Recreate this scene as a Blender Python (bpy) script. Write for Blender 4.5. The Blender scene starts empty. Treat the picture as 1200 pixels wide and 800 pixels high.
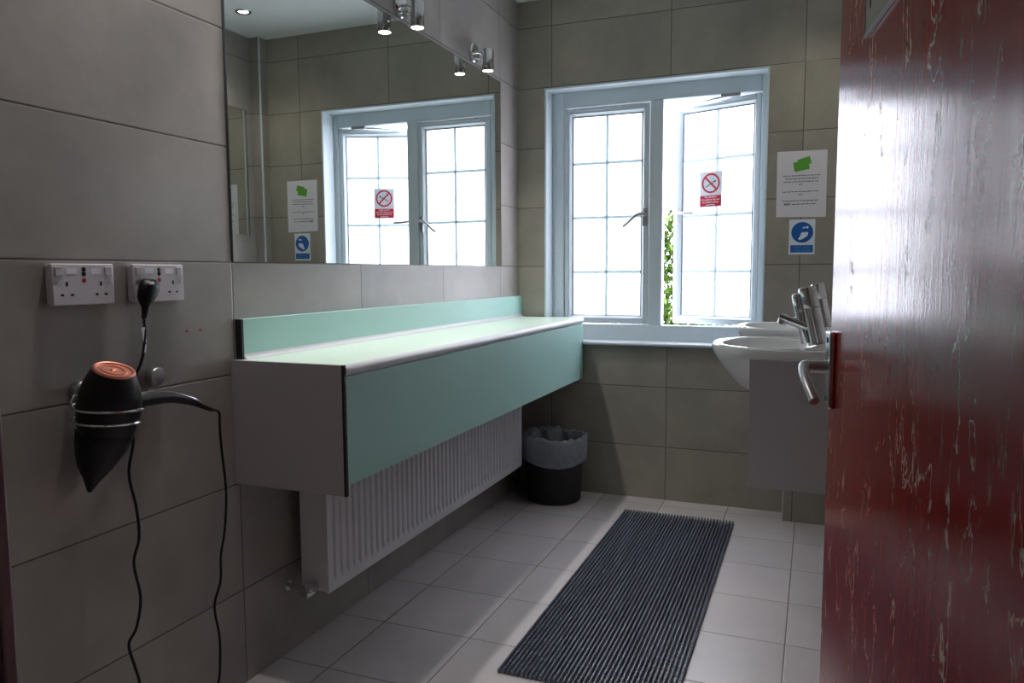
import bpy, bmesh, math, random
from mathutils import Vector, Matrix
random.seed(7)
C = bpy.context.scene.collection
SC = bpy.context.scene
R = math.radians

# ------------------------------------------------------------------ dimensions
W, L, H = 1.67, 3.714, 2.50            # room: width, depth to window wall, height
T0, TR = 1.1675, 0.30                  # wall tile rows
WX0, WX1, WZ0, WZ1 = 0.145, 1.222, 0.775, 2.06   # window opening
NY = 0.424                              # inner face of the doorway wall
JX0, JX1 = 0.79, 1.60                  # doorway

# ------------------------------------------------------------------ materials
def mat(name):
    m = bpy.data.materials.new(name); m.use_nodes = True
    return m, m.node_tree.nodes, m.node_tree.links, m.node_tree.nodes['Principled BSDF']

def simple(name, col, rough=0.5, metal=0.0, spec=0.5, coat=0.0, var=0.0, vscale=6.0, bump=0.0, bscale=200.0, emit=None, rvar=0.0):
    m, N, K, p = mat(name)
    p.inputs['Base Color'].default_value = (*col, 1)
    p.inputs['Roughness'].default_value = rough
    p.inputs['Metallic'].default_value = metal
    p.inputs['Specular IOR Level'].default_value = spec
    p.inputs['Coat Weight'].default_value = coat
    p.inputs['Coat Roughness'].default_value = 0.08
    if emit:
        p.inputs['Emission Color'].default_value = (*emit[0], 1)
        p.inputs['Emission Strength'].default_value = emit[1]
    tc = N.new('ShaderNodeTexCoord')
    if var or rvar:
        n = N.new('ShaderNodeTexNoise'); n.inputs['Scale'].default_value = vscale; n.inputs['Detail'].default_value = 4
        K.new(tc.outputs['Object'], n.inputs['Vector'])
        if var:
            mx = N.new('ShaderNodeMix'); mx.data_type = 'RGBA'
            mx.inputs['A'].default_value = (*[c*(1-var) for c in col], 1)
            mx.inputs['B'].default_value = (*[min(1, c*(1+var)) for c in col], 1)
            K.new(n.outputs['Fac'], mx.inputs['Factor']); K.new(mx.outputs['Result'], p.inputs['Base Color'])
        if rvar:
            mr = N.new('ShaderNodeMapRange'); mr.inputs['To Min'].default_value = rough-rvar; mr.inputs['To Max'].default_value = rough+rvar
            K.new(n.outputs['Fac'], mr.inputs['Value']); K.new(mr.outputs['Result'], p.inputs['Roughness'])
    if bump:
        b = N.new('ShaderNodeTexNoise'); b.inputs['Scale'].default_value = bscale; b.inputs['Detail'].default_value = 2
        K.new(tc.outputs['Object'], b.inputs['Vector'])
        bn = N.new('ShaderNodeBump'); bn.inputs['Strength'].default_value = bump; bn.inputs['Distance'].default_value = 0.002
        K.new(b.outputs['Fac'], bn.inputs['Height']); K.new(bn.outputs['Normal'], p.inputs['Normal'])
    return m

def tiles(name, ua, u0, du, va, v0, dv, col, grout, rough, tilevar=0.05, cloud=0.17, gw=0.0017, umin=None, rv=0.07, tint=(1.0, 0.965, 0.91)):
    m, N, K, p = mat(name)
    geo = N.new('ShaderNodeNewGeometry'); sep = N.new('ShaderNodeSeparateXYZ')
    K.new(geo.outputs['Position'], sep.inputs[0])
    def M(op, a, b=None):
        n = N.new('ShaderNodeMath'); n.operation = op
        for i, x in enumerate((a, b)):
            if x is None: continue
            if isinstance(x, (int, float)): n.inputs[i].default_value = x
            else: K.new(x, n.inputs[i])
        return n.outputs[0]
    def cell(axis, o, d):
        t = M('DIVIDE', M('SUBTRACT', ux if (axis == ua and umin is not None) else sep.outputs[axis], o), d)
        f = M('FRACT', t); fl = M('FLOOR', t)
        dist = M('MULTIPLY', M('MINIMUM', f, M('SUBTRACT', 1.0, f)), d)
        return dist, fl
    if umin is not None:
        ux = M('MAXIMUM', sep.outputs[ua], umin)
    d1, c1 = cell(ua, u0, du); d2, c2 = cell(va, v0, dv)
    dist = M('MINIMUM', d1, d2)
    mr = N.new('ShaderNodeMapRange'); mr.inputs['From Min'].default_value = gw*0.75; mr.inputs['From Max'].default_value = gw*1.35
    K.new(dist, mr.inputs['Value'])
    cid = N.new('ShaderNodeCombineXYZ'); K.new(c1, cid.inputs[0]); K.new(c2, cid.inputs[1])
    wn = N.new('ShaderNodeTexWhiteNoise'); K.new(cid.outputs[0], wn.inputs['Vector'])
    off = N.new('ShaderNodeVectorMath'); off.operation = 'MULTIPLY_ADD'
    K.new(wn.outputs['Color'], off.inputs[0]); off.inputs[1].default_value = (9, 9, 9); K.new(geo.outputs['Position'], off.inputs[2])
    n1 = N.new('ShaderNodeTexNoise'); n1.inputs['Scale'].default_value = 3.2; n1.inputs['Detail'].default_value = 7; n1.inputs['Roughness'].default_value = 0.62
    K.new(off.outputs[0], n1.inputs['Vector'])
    n2 = N.new('ShaderNodeTexNoise'); n2.inputs['Scale'].default_value = 260; n2.inputs['Detail'].default_value = 2
    K.new(geo.outputs['Position'], n2.inputs['Vector'])
    r1 = N.new('ShaderNodeMapRange'); r1.inputs['From Min'].default_value = 0.3; r1.inputs['From Max'].default_value = 0.7
    r1.inputs['To Min'].default_value = 1-cloud; r1.inputs['To Max'].default_value = 1+cloud
    K.new(n1.outputs['Fac'], r1.inputs['Value'])
    tv = M('ADD', 1-tilevar, M('MULTIPLY', wn.outputs['Value'], 2*tilevar))
    grain = M('ADD', 0.96, M('MULTIPLY', n2.outputs['Fac'], 0.08))
    f = M('MULTIPLY', M('MULTIPLY', r1.outputs['Result'], tv), grain)
    warm = N.new('ShaderNodeMix'); warm.data_type = 'RGBA'
    warm.inputs['A'].default_value = (*col, 1); warm.inputs['B'].default_value = (*[c*t for c, t in zip(col, tint)], 1)
    K.new(n1.outputs['Fac'], warm.inputs['Factor'])
    sc = N.new('ShaderNodeVectorMath'); sc.operation = 'SCALE'
    K.new(warm.outputs['Result'], sc.inputs[0]); K.new(f, sc.inputs['Scale'])
    mx = N.new('ShaderNodeMix'); mx.data_type = 'RGBA'
    mx.inputs['A'].default_value = (*grout, 1)
    K.new(sc.outputs[0], mx.inputs['B']); K.new(mr.outputs['Result'], mx.inputs['Factor'])
    K.new(mx.outputs['Result'], p.inputs['Base Color'])
    rr = N.new('ShaderNodeMapRange'); rr.inputs['To Min'].default_value = rough-rv; rr.inputs['To Max'].default_value = rough+rv
    K.new(n1.outputs['Fac'], rr.inputs['Value']); K.new(rr.outputs['Result'], p.inputs['Roughness'])
    edge = N.new('ShaderNodeMapRange'); edge.inputs['From Max'].default_value = gw*2.2
    K.new(dist, edge.inputs['Value'])
    hgt = M('ADD', edge.outputs['Result'], M('MULTIPLY', n2.outputs['Fac'], 0.05))
    bn = N.new('ShaderNodeBump'); bn.inputs['Strength'].default_value = 0.6; bn.inputs['Distance'].default_value = 0.0015
    K.new(hgt, bn.inputs['Height']); K.new(bn.outputs['Normal'], p.inputs['Normal'])
    return m

TCOL = (0.325, 0.305, 0.283); TGR = (0.085, 0.078, 0.07)
m_left = tiles('taupe_wall_tile_side', 'Y', 1.6, 0.6187, 'Z', T0, TR, (0.325, 0.306, 0.296), TGR, 0.36, umin=1.02)
m_back = tiles('taupe_wall_tile_window', 'X', 0.18, 0.5975, 'Z', T0, TR, (0.310, 0.293, 0.255), TGR, 0.40)
m_floor = tiles('grey_floor_tile', 'X', 0.167, 0.3058, 'Y', 2.055, 0.312, (0.54, 0.515, 0.54), (0.10, 0.09, 0.09), 0.31, tilevar=0.04, cloud=0.09, rv=0.012)
m_ceil = simple('white_ceiling_paint', (0.72, 0.76, 0.76), 0.8, var=0.02)
m_corr = simple('corridor_paint', (0.45, 0.42, 0.40), 0.7, var=0.04)
m_upvc = simple('white_upvc', (0.60, 0.68, 0.73), 0.28, spec=0.5, var=0.02, vscale=12)
m_gask = simple('grey_gasket', (0.05, 0.06, 0.07), 0.6)
m_mint = simple('mint_laminate', (0.39, 0.63, 0.59), 0.38, spec=0.4, var=0.025, vscale=4, rvar=0.04)
m_top = simple('pale_mint_laminate', (0.70, 0.86, 0.765), 0.30, spec=0.45, var=0.02, vscale=5, rvar=0.04)
m_nose = simple('pale_postformed_edge', (0.64, 0.655, 0.70), 0.3, var=0.01)
m_lilac = simple('lilac_grey_laminate', (0.40, 0.375, 0.40), 0.45, var=0.03, vscale=5)
m_black = simple('black_edging', (0.008, 0.009, 0.011), 0.45, var=0.05)
m_rad = simple('white_radiator_enamel', (0.70, 0.70, 0.74), 0.35, var=0.02)
m_chrome = simple('polished_chrome', (0.72, 0.73, 0.75), 0.12, metal=1.0, rvar=0.03, vscale=30)
m_satin = simple('satin_metal', (0.5, 0.5, 0.52), 0.3, metal=1.0, rvar=0.05, vscale=40)
m_plas = simple('black_plastic', (0.006, 0.006, 0.007), 0.42, spec=0.3, var=0.1, bump=0.1, bscale=500)
m_binp = simple('black_bin_plastic', (0.006, 0.006, 0.007), 0.5, var=0.1)
m_copper = simple('copper_grille', (0.62, 0.23, 0.16), 0.35, metal=0.7, rvar=0.05, vscale=40)
m_white = simple('white_plastic', (0.66, 0.63, 0.68), 0.35, var=0.02)
m_switch = simple('white_switch_plastic', (0.62, 0.60, 0.66), 0.3, var=0.02)
m_red = simple('red_plastic', (0.42, 0.015, 0.03), 0.4, var=0.08)
m_dark = simple('dark_slot', (0.01, 0.01, 0.012), 0.7)
m_tag = simple('white_tag', (0.85, 0.85, 0.95), 0.5, var=0.02)
m_cer = simple('white_ceramic', (0.80, 0.82, 0.83), 0.12, coat=0.4, var=0.01)
m_mat = simple('blue_black_rubber', (0.10, 0.113, 0.158), 0.29, spec=0.8, var=0.15, vscale=25)
m_paper = simple('white_paper', (0.72, 0.70, 0.76), 0.8, var=0.02)
m_ink = simple('black_ink', (0.03, 0.03, 0.05), 0.8)
m_green = simple('green_print', (0.10, 0.36, 0.03), 0.7, var=0.08, vscale=60)
m_blue = simple('blue_sign_print', (0.01, 0.10, 0.36), 0.35, var=0.05)
m_pale = simple('pale_blue_print', (0.10, 0.30, 0.60), 0.4)
m_signw = simple('white_sign_vinyl', (0.72, 0.78, 0.84), 0.35, var=0.02)
m_signr = simple('red_sign_print', (0.50, 0.008, 0.035), 0.4, var=0.05)
m_frame = simple('maroon_gloss_paint', (0.075, 0.012, 0.018), 0.3, var=0.15, vscale=20)
m_mauve = simple('worn_mauve_paint', (0.30, 0.22, 0.25), 0.4, var=0.12, vscale=25)
m_plaque = simple('grey_green_plaque', (0.30, 0.31, 0.24), 0.35, var=0.12, vscale=30)
m_ground = simple('outdoor_paving', (0.30, 0.29, 0.26), 0.9, var=0.1)
m_leaf = simple('bright_green_leaf', (0.055, 0.115, 0.006), 0.6, var=0.5, vscale=3)
m_stem = simple('shrub_stem', (0.12, 0.08, 0.04), 0.8, var=0.2)
m_bulb = simple('lit_lamp_face', (0.9, 0.9, 0.9), 0.4, emit=((1.0, 0.93, 0.84), 14))

def mirror_mat():
    m, N, K, p = mat('silvered_mirror')
    p.inputs['Base Color'].default_value = (0.86, 0.89, 0.865, 1); p.inputs['Metallic'].default_value = 1
    n = N.new('ShaderNodeTexNoise'); n.inputs['Scale'].default_value = 8
    mr = N.new('ShaderNodeMapRange'); mr.inputs['To Min'].default_value = 0.0; mr.inputs['To Max'].default_value = 0.015
    K.new(n.outputs['Fac'], mr.inputs['Value']); K.new(mr.outputs['Result'], p.inputs['Roughness'])
    return m
m_mirror = mirror_mat()

def frosted():
    m, N, K, p = mat('frosted_glass')
    N.remove(p); out = N['Material Output']
    t = N.new('ShaderNodeBsdfTranslucent'); g = N.new('ShaderNodeBsdfGlossy'); mx = N.new('ShaderNodeMixShader')
    n = N.new('ShaderNodeTexNoise'); n.inputs['Scale'].default_value = 40
    cr = N.new('ShaderNodeMix'); cr.data_type = 'RGBA'
    cr.inputs['A'].default_value = (0.90, 0.91, 0.92, 1); cr.inputs['B'].default_value = (0.96, 0.96, 0.97, 1)
    K.new(n.outputs['Fac'], cr.inputs['Factor']); K.new(cr.outputs['Result'], t.inputs['Color'])
    g.inputs['Roughness'].default_value = 0.25; mx.inputs['Fac'].default_value = 0.04
    K.new(t.outputs[0], mx.inputs[1]); K.new(g.outputs[0], mx.inputs[2]); K.new(mx.outputs[0], out.inputs['Surface'])
    return m
m_frost = frosted()

def bar_mat():
    m, N, K, p = mat('white_glazing_bar')
    out = N['Material Output']; p.inputs['Base Color'].default_value = (0.7, 0.75, 0.78, 1); p.inputs['Roughness'].default_value = 0.35
    t = N.new('ShaderNodeBsdfTransparent'); t.inputs['Color'].default_value = (0.80, 0.96, 1.0, 1)
    n = N.new('ShaderNodeTexNoise'); n.inputs['Scale'].default_value = 20
    mr = N.new('ShaderNodeMapRange'); mr.inputs['To Min'].default_value = 0.25; mr.inputs['To Max'].default_value = 0.29
    K.new(n.outputs['Fac'], mr.inputs['Value'])
    a = N.new('ShaderNodeMixShader'); K.new(mr.outputs['Result'], a.inputs['Fac'])
    K.new(p.outputs[0], a.inputs[1]); K.new(t.outputs[0], a.inputs[2]); K.new(a.outputs[0], out.inputs['Surface'])
    return m
m_bar = bar_mat()

def bag():
    m, N, K, p = mat('bin_liner_film')
    out = N['Material Output']
    p.inputs['Base Color'].default_value = (0.46, 0.50, 0.58, 1); p.inputs['Roughness'].default_value = 0.22
    t = N.new('ShaderNodeBsdfTransparent'); t.inputs['Color'].default_value = (0.9, 0.92, 0.95, 1)
    tl = N.new('ShaderNodeBsdfTranslucent'); tl.inputs['Color'].default_value = (0.6, 0.65, 0.72, 1)
    a = N.new('ShaderNodeMixShader'); b = N.new('ShaderNodeMixShader')
    n = N.new('ShaderNodeTexNoise'); n.inputs['Scale'].default_value = 14
    mr = N.new('ShaderNodeMapRange'); mr.inputs['To Min'].default_value = 0.0; mr.inputs['To Max'].default_value = 0.35
    K.new(n.outputs['Fac'], mr.inputs['Value'])
    a.inputs['Fac'].default_value = 0.35
    K.new(p.outputs[0], a.inputs[1]); K.new(tl.outputs[0], a.inputs[2])
    K.new(mr.outputs['Result'], b.inputs['Fac']); K.new(a.outputs[0], b.inputs[1]); K.new(t.outputs[0], b.inputs[2])
    K.new(b.outputs[0], out.inputs['Surface'])
    return m
m_bag = bag()

def door_mat():
    m, N, K, p = mat('scuffed_red_door')
    tc = N.new('ShaderNodeTexCoord')
    def mp(scale, rot=(0, 0, 0), loc=(0, 0, 0)):
        n = N.new('ShaderNodeMapping'); n.inputs['Scale'].default_value = scale; n.inputs['Rotation'].default_value = rot; n.inputs['Location'].default_value = loc
        K.new(tc.outputs['Object'], n.inputs['Vector']); return n.outputs[0]
    def noise(v, s, d=3, r=0.5, dist=0.0):
        n = N.new('ShaderNodeTexNoise'); n.inputs['Scale'].default_value = s; n.inputs['Detail'].default_value = d
        n.inputs['Roughness'].default_value = r; n.inputs['Distortion'].default_value = dist
        K.new(v, n.inputs['Vector']); return n.outputs['Fac']
    def M(op, a, b=None):
        n = N.new('ShaderNodeMath'); n.operation = op; n.use_clamp = False
        for i, x in enumerate((a, b)):
            if x is None: continue
            if isinstance(x, (int, float)): n.inputs[i].default_value = x
            else: K.new(x, n.inputs[i])
        return n.outputs[0]
    def ramp(v, a, b, lo=0.0, hi=1.0):
        n = N.new('ShaderNodeMapRange'); n.inputs['From Min'].default_value = a; n.inputs['From Max'].default_value = b
        n.inputs['To Min'].default_value = lo; n.inputs['To Max'].default_value = hi
        K.new(v, n.inputs['Value']); return n.outputs['Result']
    def line(v, w):        # thin contour lines of a stretched noise
        return ramp(M('ABSOLUTE', M('SUBTRACT', v, 0.5)), 0.0, w, 1.0, 0.0)
    def line(v, w):        # crisp thin contour lines of a stretched noise
        return ramp(M('ABSOLUTE', M('SUBTRACT', v, 0.5)), w*0.55, w, 1.0, 0.0)
    v1 = mp((13, 1, 4.2)); v2 = mp((16, 1, 7.5), (0, R(12), 0), (3, 0, 5)); v3 = mp((30, 1, 5.5), (0, R(-5), 0), (1, 0, 9))
    s1 = M('MULTIPLY', line(noise(v1, 1.0, 5, 0.6, 0.4), 0.0070), ramp(noise(mp((9, 1, 3)), 1.3, 2), 0.53, 0.56))
    s2 = M('MULTIPLY', line(noise(v2, 1.0, 5, 0.6, 0.5), 0.0078), ramp(noise(mp((12, 1, 6), loc=(8, 0, 2)), 1.1, 2), 0.57, 0.60))
    s3 = M('MULTIPLY', line(noise(v3, 1.0, 4, 0.6, 0.4), 0.012), ramp(noise(mp((10, 1, 6), loc=(2, 0, 7)), 1.4, 2), 0.53, 0.61, 0, 0.38))
    chips = M('MULTIPLY', ramp(noise(mp((60, 1, 32), (0, R(28), 0)), 1.0, 5, 0.72), 0.59, 0.63), ramp(noise(mp((13, 1, 13), loc=(4, 0, 1)), 1.2, 2), 0.67, 0.70))
    scr = M('MAXIMUM', M('MAXIMUM', s1, s2), M('MAXIMUM', s3, chips))
    scr = M('MINIMUM', scr, 0.95)
    grain = noise(mp((90, 1, 5)), 1.0, 4, 0.6)
    big = noise(mp((4, 1, 1.5)), 1.0, 2)
    base = N.new('ShaderNodeMix'); base.data_type = 'RGBA'
    base.inputs['A'].default_value = (0.25, 0.0085, 0.006, 1); base.inputs['B'].default_value = (0.41, 0.0165, 0.012, 1)
    K.new(M('MULTIPLY', M('ADD', grain, big), 0.5), base.inputs['Factor'])
    mx = N.new('ShaderNodeMix'); mx.data_type = 'RGBA'
    K.new(base.outputs['Result'], mx.inputs['A']); mx.inputs['B'].default_value = (0.56, 0.40, 0.29, 1)
    K.new(scr, mx.inputs['Factor']); K.new(mx.outputs['Result'], p.inputs['Base Color'])
    p.inputs['Specular IOR Level'].default_value = 0.36
    K.new(M('MAXIMUM', ramp(grain, 0.3, 0.7, 0.13, 0.19), M('MULTIPLY', scr, 0.42)), p.inputs['Roughness'])
    peel = noise(mp((210, 1, 90)), 1.0, 3, 0.6)
    streak = noise(mp((60, 1, 4)), 1.0, 3, 0.6)
    h = M('ADD', M('MULTIPLY', peel, 0.35), M('MULTIPLY', streak, 0.5))
    bn = N.new('ShaderNodeBump'); bn.inputs['Strength'].default_value = 0.5; bn.inputs['Distance'].default_value = 0.0008
    K.new(h, bn.inputs['Height']); K.new(bn.outputs['Normal'], p.inputs['Normal'])
    return m
m_door = door_mat()

# ------------------------------------------------------------------ mesh helpers
class MB:
    def __init__(s): s.bm = bmesh.new()
    def box(s, x0, x1, y0, y1, z0, z1, M=None):
        vs = [s.bm.verts.new(Vector(c) if M is None else M @ Vector(c)) for c in
              ((x0,y0,z0),(x1,y0,z0),(x1,y1,z0),(x0,y1,z0),(x0,y0,z1),(x1,y0,z1),(x1,y1,z1),(x0,y1,z1))]
        for f in ((0,3,2,1),(4,5,6,7),(0,1,5,4),(1,2,6,5),(2,3,7,6),(3,0,4,7)):
            s.bm.faces.new([vs[i] for i in f])
        return s
    def loft(s, rings, cap0=True, cap1=True, closed=True):
        vr = [[s.bm.verts.new(p) for p in r] for r in rings]
        n = len(vr[0])
        for a, b in zip(vr, vr[1:]):
            for i in range(n if closed else n-1):
                j = (i+1) % n
                s.bm.faces.new((a[i], a[j], b[j], b[i]))
        if cap0 and closed: s.bm.faces.new(list(reversed(vr[0])))
        if cap1 and closed: s.bm.faces.new(vr[-1])
        return s
    def tube(s, pts, r, seg=10, caps=True, flat=1.0):
        pts = [Vector(p) for p in pts]
        rs = r if isinstance(r, (list, tuple)) else [r]*len(pts)
        d0 = (pts[1]-pts[0]).normalized()
        up = Vector((0,0,1)) if abs(d0.z) < 0.9 else Vector((1,0,0))
        nrm = (up - d0*up.dot(d0)).normalized()
        rings = []
        for i, p in enumerate(pts):
            t = (pts[min(i+1, len(pts)-1)] - pts[max(i-1, 0)]).normalized()
            nrm = (nrm - t*nrm.dot(t)).normalized(); b = t.cross(nrm)
            rings.append([p + nrm*rs[i]*math.cos(2*math.pi*k/seg) + b*rs[i]*flat*math.sin(2*math.pi*k/seg) for k in range(seg)])
        return s.loft(rings, caps, caps)
    def cyl(s, p0, p1, r0, r1=None, seg=28):
        return s.tube([p0, p1], [r0, r0 if r1 is None else r1], seg)
    def lathe(s, prof, o=(0,0,0), axis=(0,0,1), seg=40, cap0=True, cap1=True):
        o = Vector(o); a = Vector(axis).normalized()
        u = a.orthogonal().normalized(); v = a.cross(u)
        rings = [[o + a*h + (u*math.cos(2*math.pi*k/seg) + v*math.sin(2*math.pi*k/seg))*r for k in range(seg)] for r, h in prof]
        return s.loft(rings, cap0, cap1)
    def poly(s, pts, thick, M=None):
        a = Vector(thick)
        f = [s.bm.verts.new(Vector(p)) for p in pts]; b = [s.bm.verts.new(Vector(p)+a) for p in pts]
        n = len(f)
        s.bm.faces.new(f); s.bm.faces.new(list(reversed(b)))
        for i in range(n): s.bm.faces.new((f[i], b[i], b[(i+1)%n], f[(i+1)%n]))
        if M is not None:
            for v in f+b: v.co = M @ v.co
        return s
    def build(s, name, m, parent=None, bevel=0.0, bseg=2, smooth=True, world=None):
        bmesh.ops.recalc_face_normals(s.bm, faces=s.bm.faces)
        me = bpy.data.meshes.new(name); s.bm.to_mesh(me); s.bm.free()
        if smooth:
            me.polygons.foreach_set('use_smooth', [True]*len(me.polygons))
            me.set_sharp_from_angle(angle=R(35))
        me.materials.append(m)
        o = bpy.data.objects.new(name, me); C.objects.link(o)
        if world is not None: o.matrix_world = world
        if parent: attach(o, parent)
        if bevel:
            b = o.modifiers.new('bevel', 'BEVEL'); b.width = bevel; b.segments = bseg; b.limit_method = 'ANGLE'; b.angle_limit = R(40)
        return o

def world_of(o):
    m = o.matrix_basis.copy()
    if o.parent: m = world_of(o.parent) @ o.matrix_parent_inverse @ m
    return m
def attach(o, parent):
    o.parent = parent; o.matrix_parent_inverse = world_of(parent).inverted()
def attach_local(o, parent):
    o.parent = parent; o.matrix_parent_inverse = Matrix.Identity(4)

def tag(o, label=None, cat=None, group=None, kind=None):
    if label: o['label'] = label
    if cat: o['category'] = cat
    if group: o['group'] = group
    if kind: o['kind'] = kind
    return o
def thing(name, label, cat, loc=(0,0,0), group=None, M=None):
    o = bpy.data.objects.new(name, None); C.objects.link(o); o.empty_display_size = 0.05
    if M is not None: o.matrix_basis = M
    else: o.location = loc
    return tag(o, label, cat, group)
def dup(root, d, label=None):
    r = root.copy(); C.objects.link(r); r.location = root.location + Vector(d)
    if label: r['label'] = label
    for ch in list(root.children):
        c = ch.copy(); C.objects.link(c); c.parent = r; c.matrix_parent_inverse = ch.matrix_parent_inverse.copy()
        for g in list(ch.children):
            e = g.copy(); C.objects.link(e); e.parent = c; e.matrix_parent_inverse = g.matrix_parent_inverse.copy()
    return r
def text_mesh(name, body, size, M, m, parent, width=None, bold=0.0):
    cu = bpy.data.curves.new(name, 'FONT'); cu.body = body; cu.size = size; cu.align_x = 'CENTER'; cu.align_y = 'CENTER'
    cu.extrude = 0.00015; cu.offset = bold; cu.space_line = 1.0
    t = bpy.data.objects.new(name, cu); C.objects.link(t)
    dg = bpy.context.evaluated_depsgraph_get(); dg.update()
    me = bpy.data.meshes.new_from_object(t.evaluated_get(dg)); me.name = name
    bpy.data.objects.remove(t)
    if width:
        w = max(v.co.x for v in me.vertices) - min(v.co.x for v in me.vertices)
        for v in me.vertices: v.co.x *= width/w
    me.materials.clear(); me.materials.append(m)
    o = bpy.data.objects.new(name, me); C.objects.link(o); o.matrix_world = M
    attach(o, parent)
    return o
def smooth_path(pts, n=8):
    P = [Vector(p) for p in pts]; out = []
    for i in range(len(P)-1):
        p0, p1, p2, p3 = P[max(i-1,0)], P[i], P[i+1], P[min(i+2,len(P)-1)]
        for k in range(n):
            t = k/n
            out.append(0.5*((2*p1)+(p2-p0)*t+(2*p0-5*p1+4*p2-p3)*t*t+(3*p1-p0-3*p2+p3)*t**3))
    out.append(P[-1]); return out
def struct(o, label, cat): return tag(o, label, cat, kind='structure')

# ------------------------------------------------------------------ room shell
struct(MB().box(-0.12, W+0.12, NY-0.12, L+0.17, -0.08, 0).build('floor', m_floor, smooth=False), 'pale grey square floor tiles with dark joints', 'floor')
struct(MB().box(-0.12, W+0.12, NY-0.12, L+0.17, H, H+0.1).build('ceiling', m_ceil, smooth=False), 'plain white painted ceiling', 'ceiling')
struct(MB().box(-0.12, 0, NY, L+0.17, 0, H).build('wall_left', m_left, smooth=False), 'left wall of large taupe tiles', 'wall')
struct(MB().box(W, W+0.12, NY, L+0.17, 0, H).build('wall_right', m_left, smooth=False), 'right wall of large taupe tiles behind the basins', 'wall')
b = MB()
b.box(0, WX0, L, L+0.17, 0, H); b.box(WX1, W, L, L+0.17, 0, H); b.box(WX0, WX1, L, L+0.17, 0, WZ0); b.box(WX0, WX1, L, L+0.17, WZ1, H)
struct(b.build('wall_back', m_back, smooth=False), 'taupe tiled wall around the window', 'wall')
b = MB()
b.box(-0.12, JX0-0.03, NY-0.12, NY, 0, H); b.box(JX1+0.03, W+0.12, NY-0.12, NY, 0, H); b.box(JX0-0.03, JX1+0.03, NY-0.12, NY, 2.08, H)
struct(b.build('wall_front', m_back, smooth=False), 'tiled wall holding the doorway', 'wall')
# pipe column in the far right corner and low boxing below the basins
col = struct(MB().box(1.602, W, 3.652, L, 0.5, H).build('trim_1', m_left, smooth=False), 'tiled pipe column in the far right corner', 'column')
MB().box(1.598, 1.606, 3.648, 3.656, 0.5, H).build('corner_strip', m_upvc, col)
bx = struct(MB().box(1.336, W, 3.587, L, 0, 0.51).build('trim_2', m_back, smooth=False), 'low tiled pipe boxing under the basin cabinet', 'boxing')
MB().box(1.3335, 1.3375, 3.584, 3.588, 0, 0.51).build('corner_strip', m_upvc, bx)
# corridor the photo is taken from
b = MB()
b.box(-0.6, 2.8, -1.7, NY-0.12, -0.08, 0); b.box(-0.6, 2.8, -1.7, NY-0.12, H, H+0.1)
b.box(-0.7, -0.6, -1.7, NY-0.12, 0, H); b.box(2.8, 2.9, -1.7, NY-0.12, 0, H); b.box(-0.6, 2.8, -1.8, -1.7, 0, H)
b.box(-0.6, -0.12, NY-0.22, NY-0.12, 0, H); b.box(W+0.12, 2.8, NY-0.22, NY-0.12, 0, H)
struct(b.build('wall_corridor', m_corr, smooth=False), 'corridor outside the doorway', 'wall')

# ------------------------------------------------------------------ doorway frame
b = MB(); b.box(JX0-0.03, JX0, NY-0.125, NY+0.0, 0, 2.08); b.box(JX1, JX1+0.03, NY-0.125, NY, 0, 2.08); b.box(JX0, JX1, NY-0.125, NY, 2.05, 2.08)
fr = struct(b.build('trim_3', m_frame, bevel=0.002), 'maroon door lining at the left edge of the view', 'door frame')
b = MB(); b.box(JX0-0.07, JX0, NY, NY+0.014, 0, 2.12); b.box(JX1+0.012, JX1+0.06, NY, NY+0.014, 0, 2.12); b.box(JX0, JX1, NY, NY+0.014, 2.05, 2.12)
b.build('architrave', m_mauve, fr, bevel=0.003)
MB().box(JX0-0.002, JX0+0.0025, NY-0.032, NY+0.004, 0.955, 0.998).build('strike_plate', m_dark, fr, bevel=0.0008)

# ------------------------------------------------------------------ window
FY0, FY1 = L+0.100, L+0.165
b = MB()
b.box(WX0, 0.213, FY0, FY1, WZ0, WZ1); b.box(1.188, WX1, FY0, FY1, WZ0, WZ1)
b.box(0.213, 1.188, FY0, FY1, 1.979, WZ1); b.box(0.213, 1.188, FY0, FY1, WZ0, 0.867); b.box(0.661, 0.727, FY0, FY1, 0.867, 1.979)
win = struct(b.build('window_1', m_upvc, bevel=0.006, bseg=3), 'white double casement window with frosted panes', 'window')
b = MB()   # reveal lining with its proud front bead
b.box(WX0-0.003, WX0+0.006, L-0.004, FY0, WZ0, WZ1); b.box(WX1-0.006, WX1+0.003, L-0.004, FY0, WZ0, WZ1)
b.box(WX0-0.003, WX1+0.003, L-0.004, FY0, WZ1-0.006, WZ1+0.003)
b.build('reveal_lining', m_upvc, win, bevel=0.0015)
MB().box(WX0+0.001, WX1-0.001, L-0.036, FY0+0.002, WZ0-0.003, WZ0+0.0125).build('window_sill', m_upvc, win, bevel=0.006, bseg=3)
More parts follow.
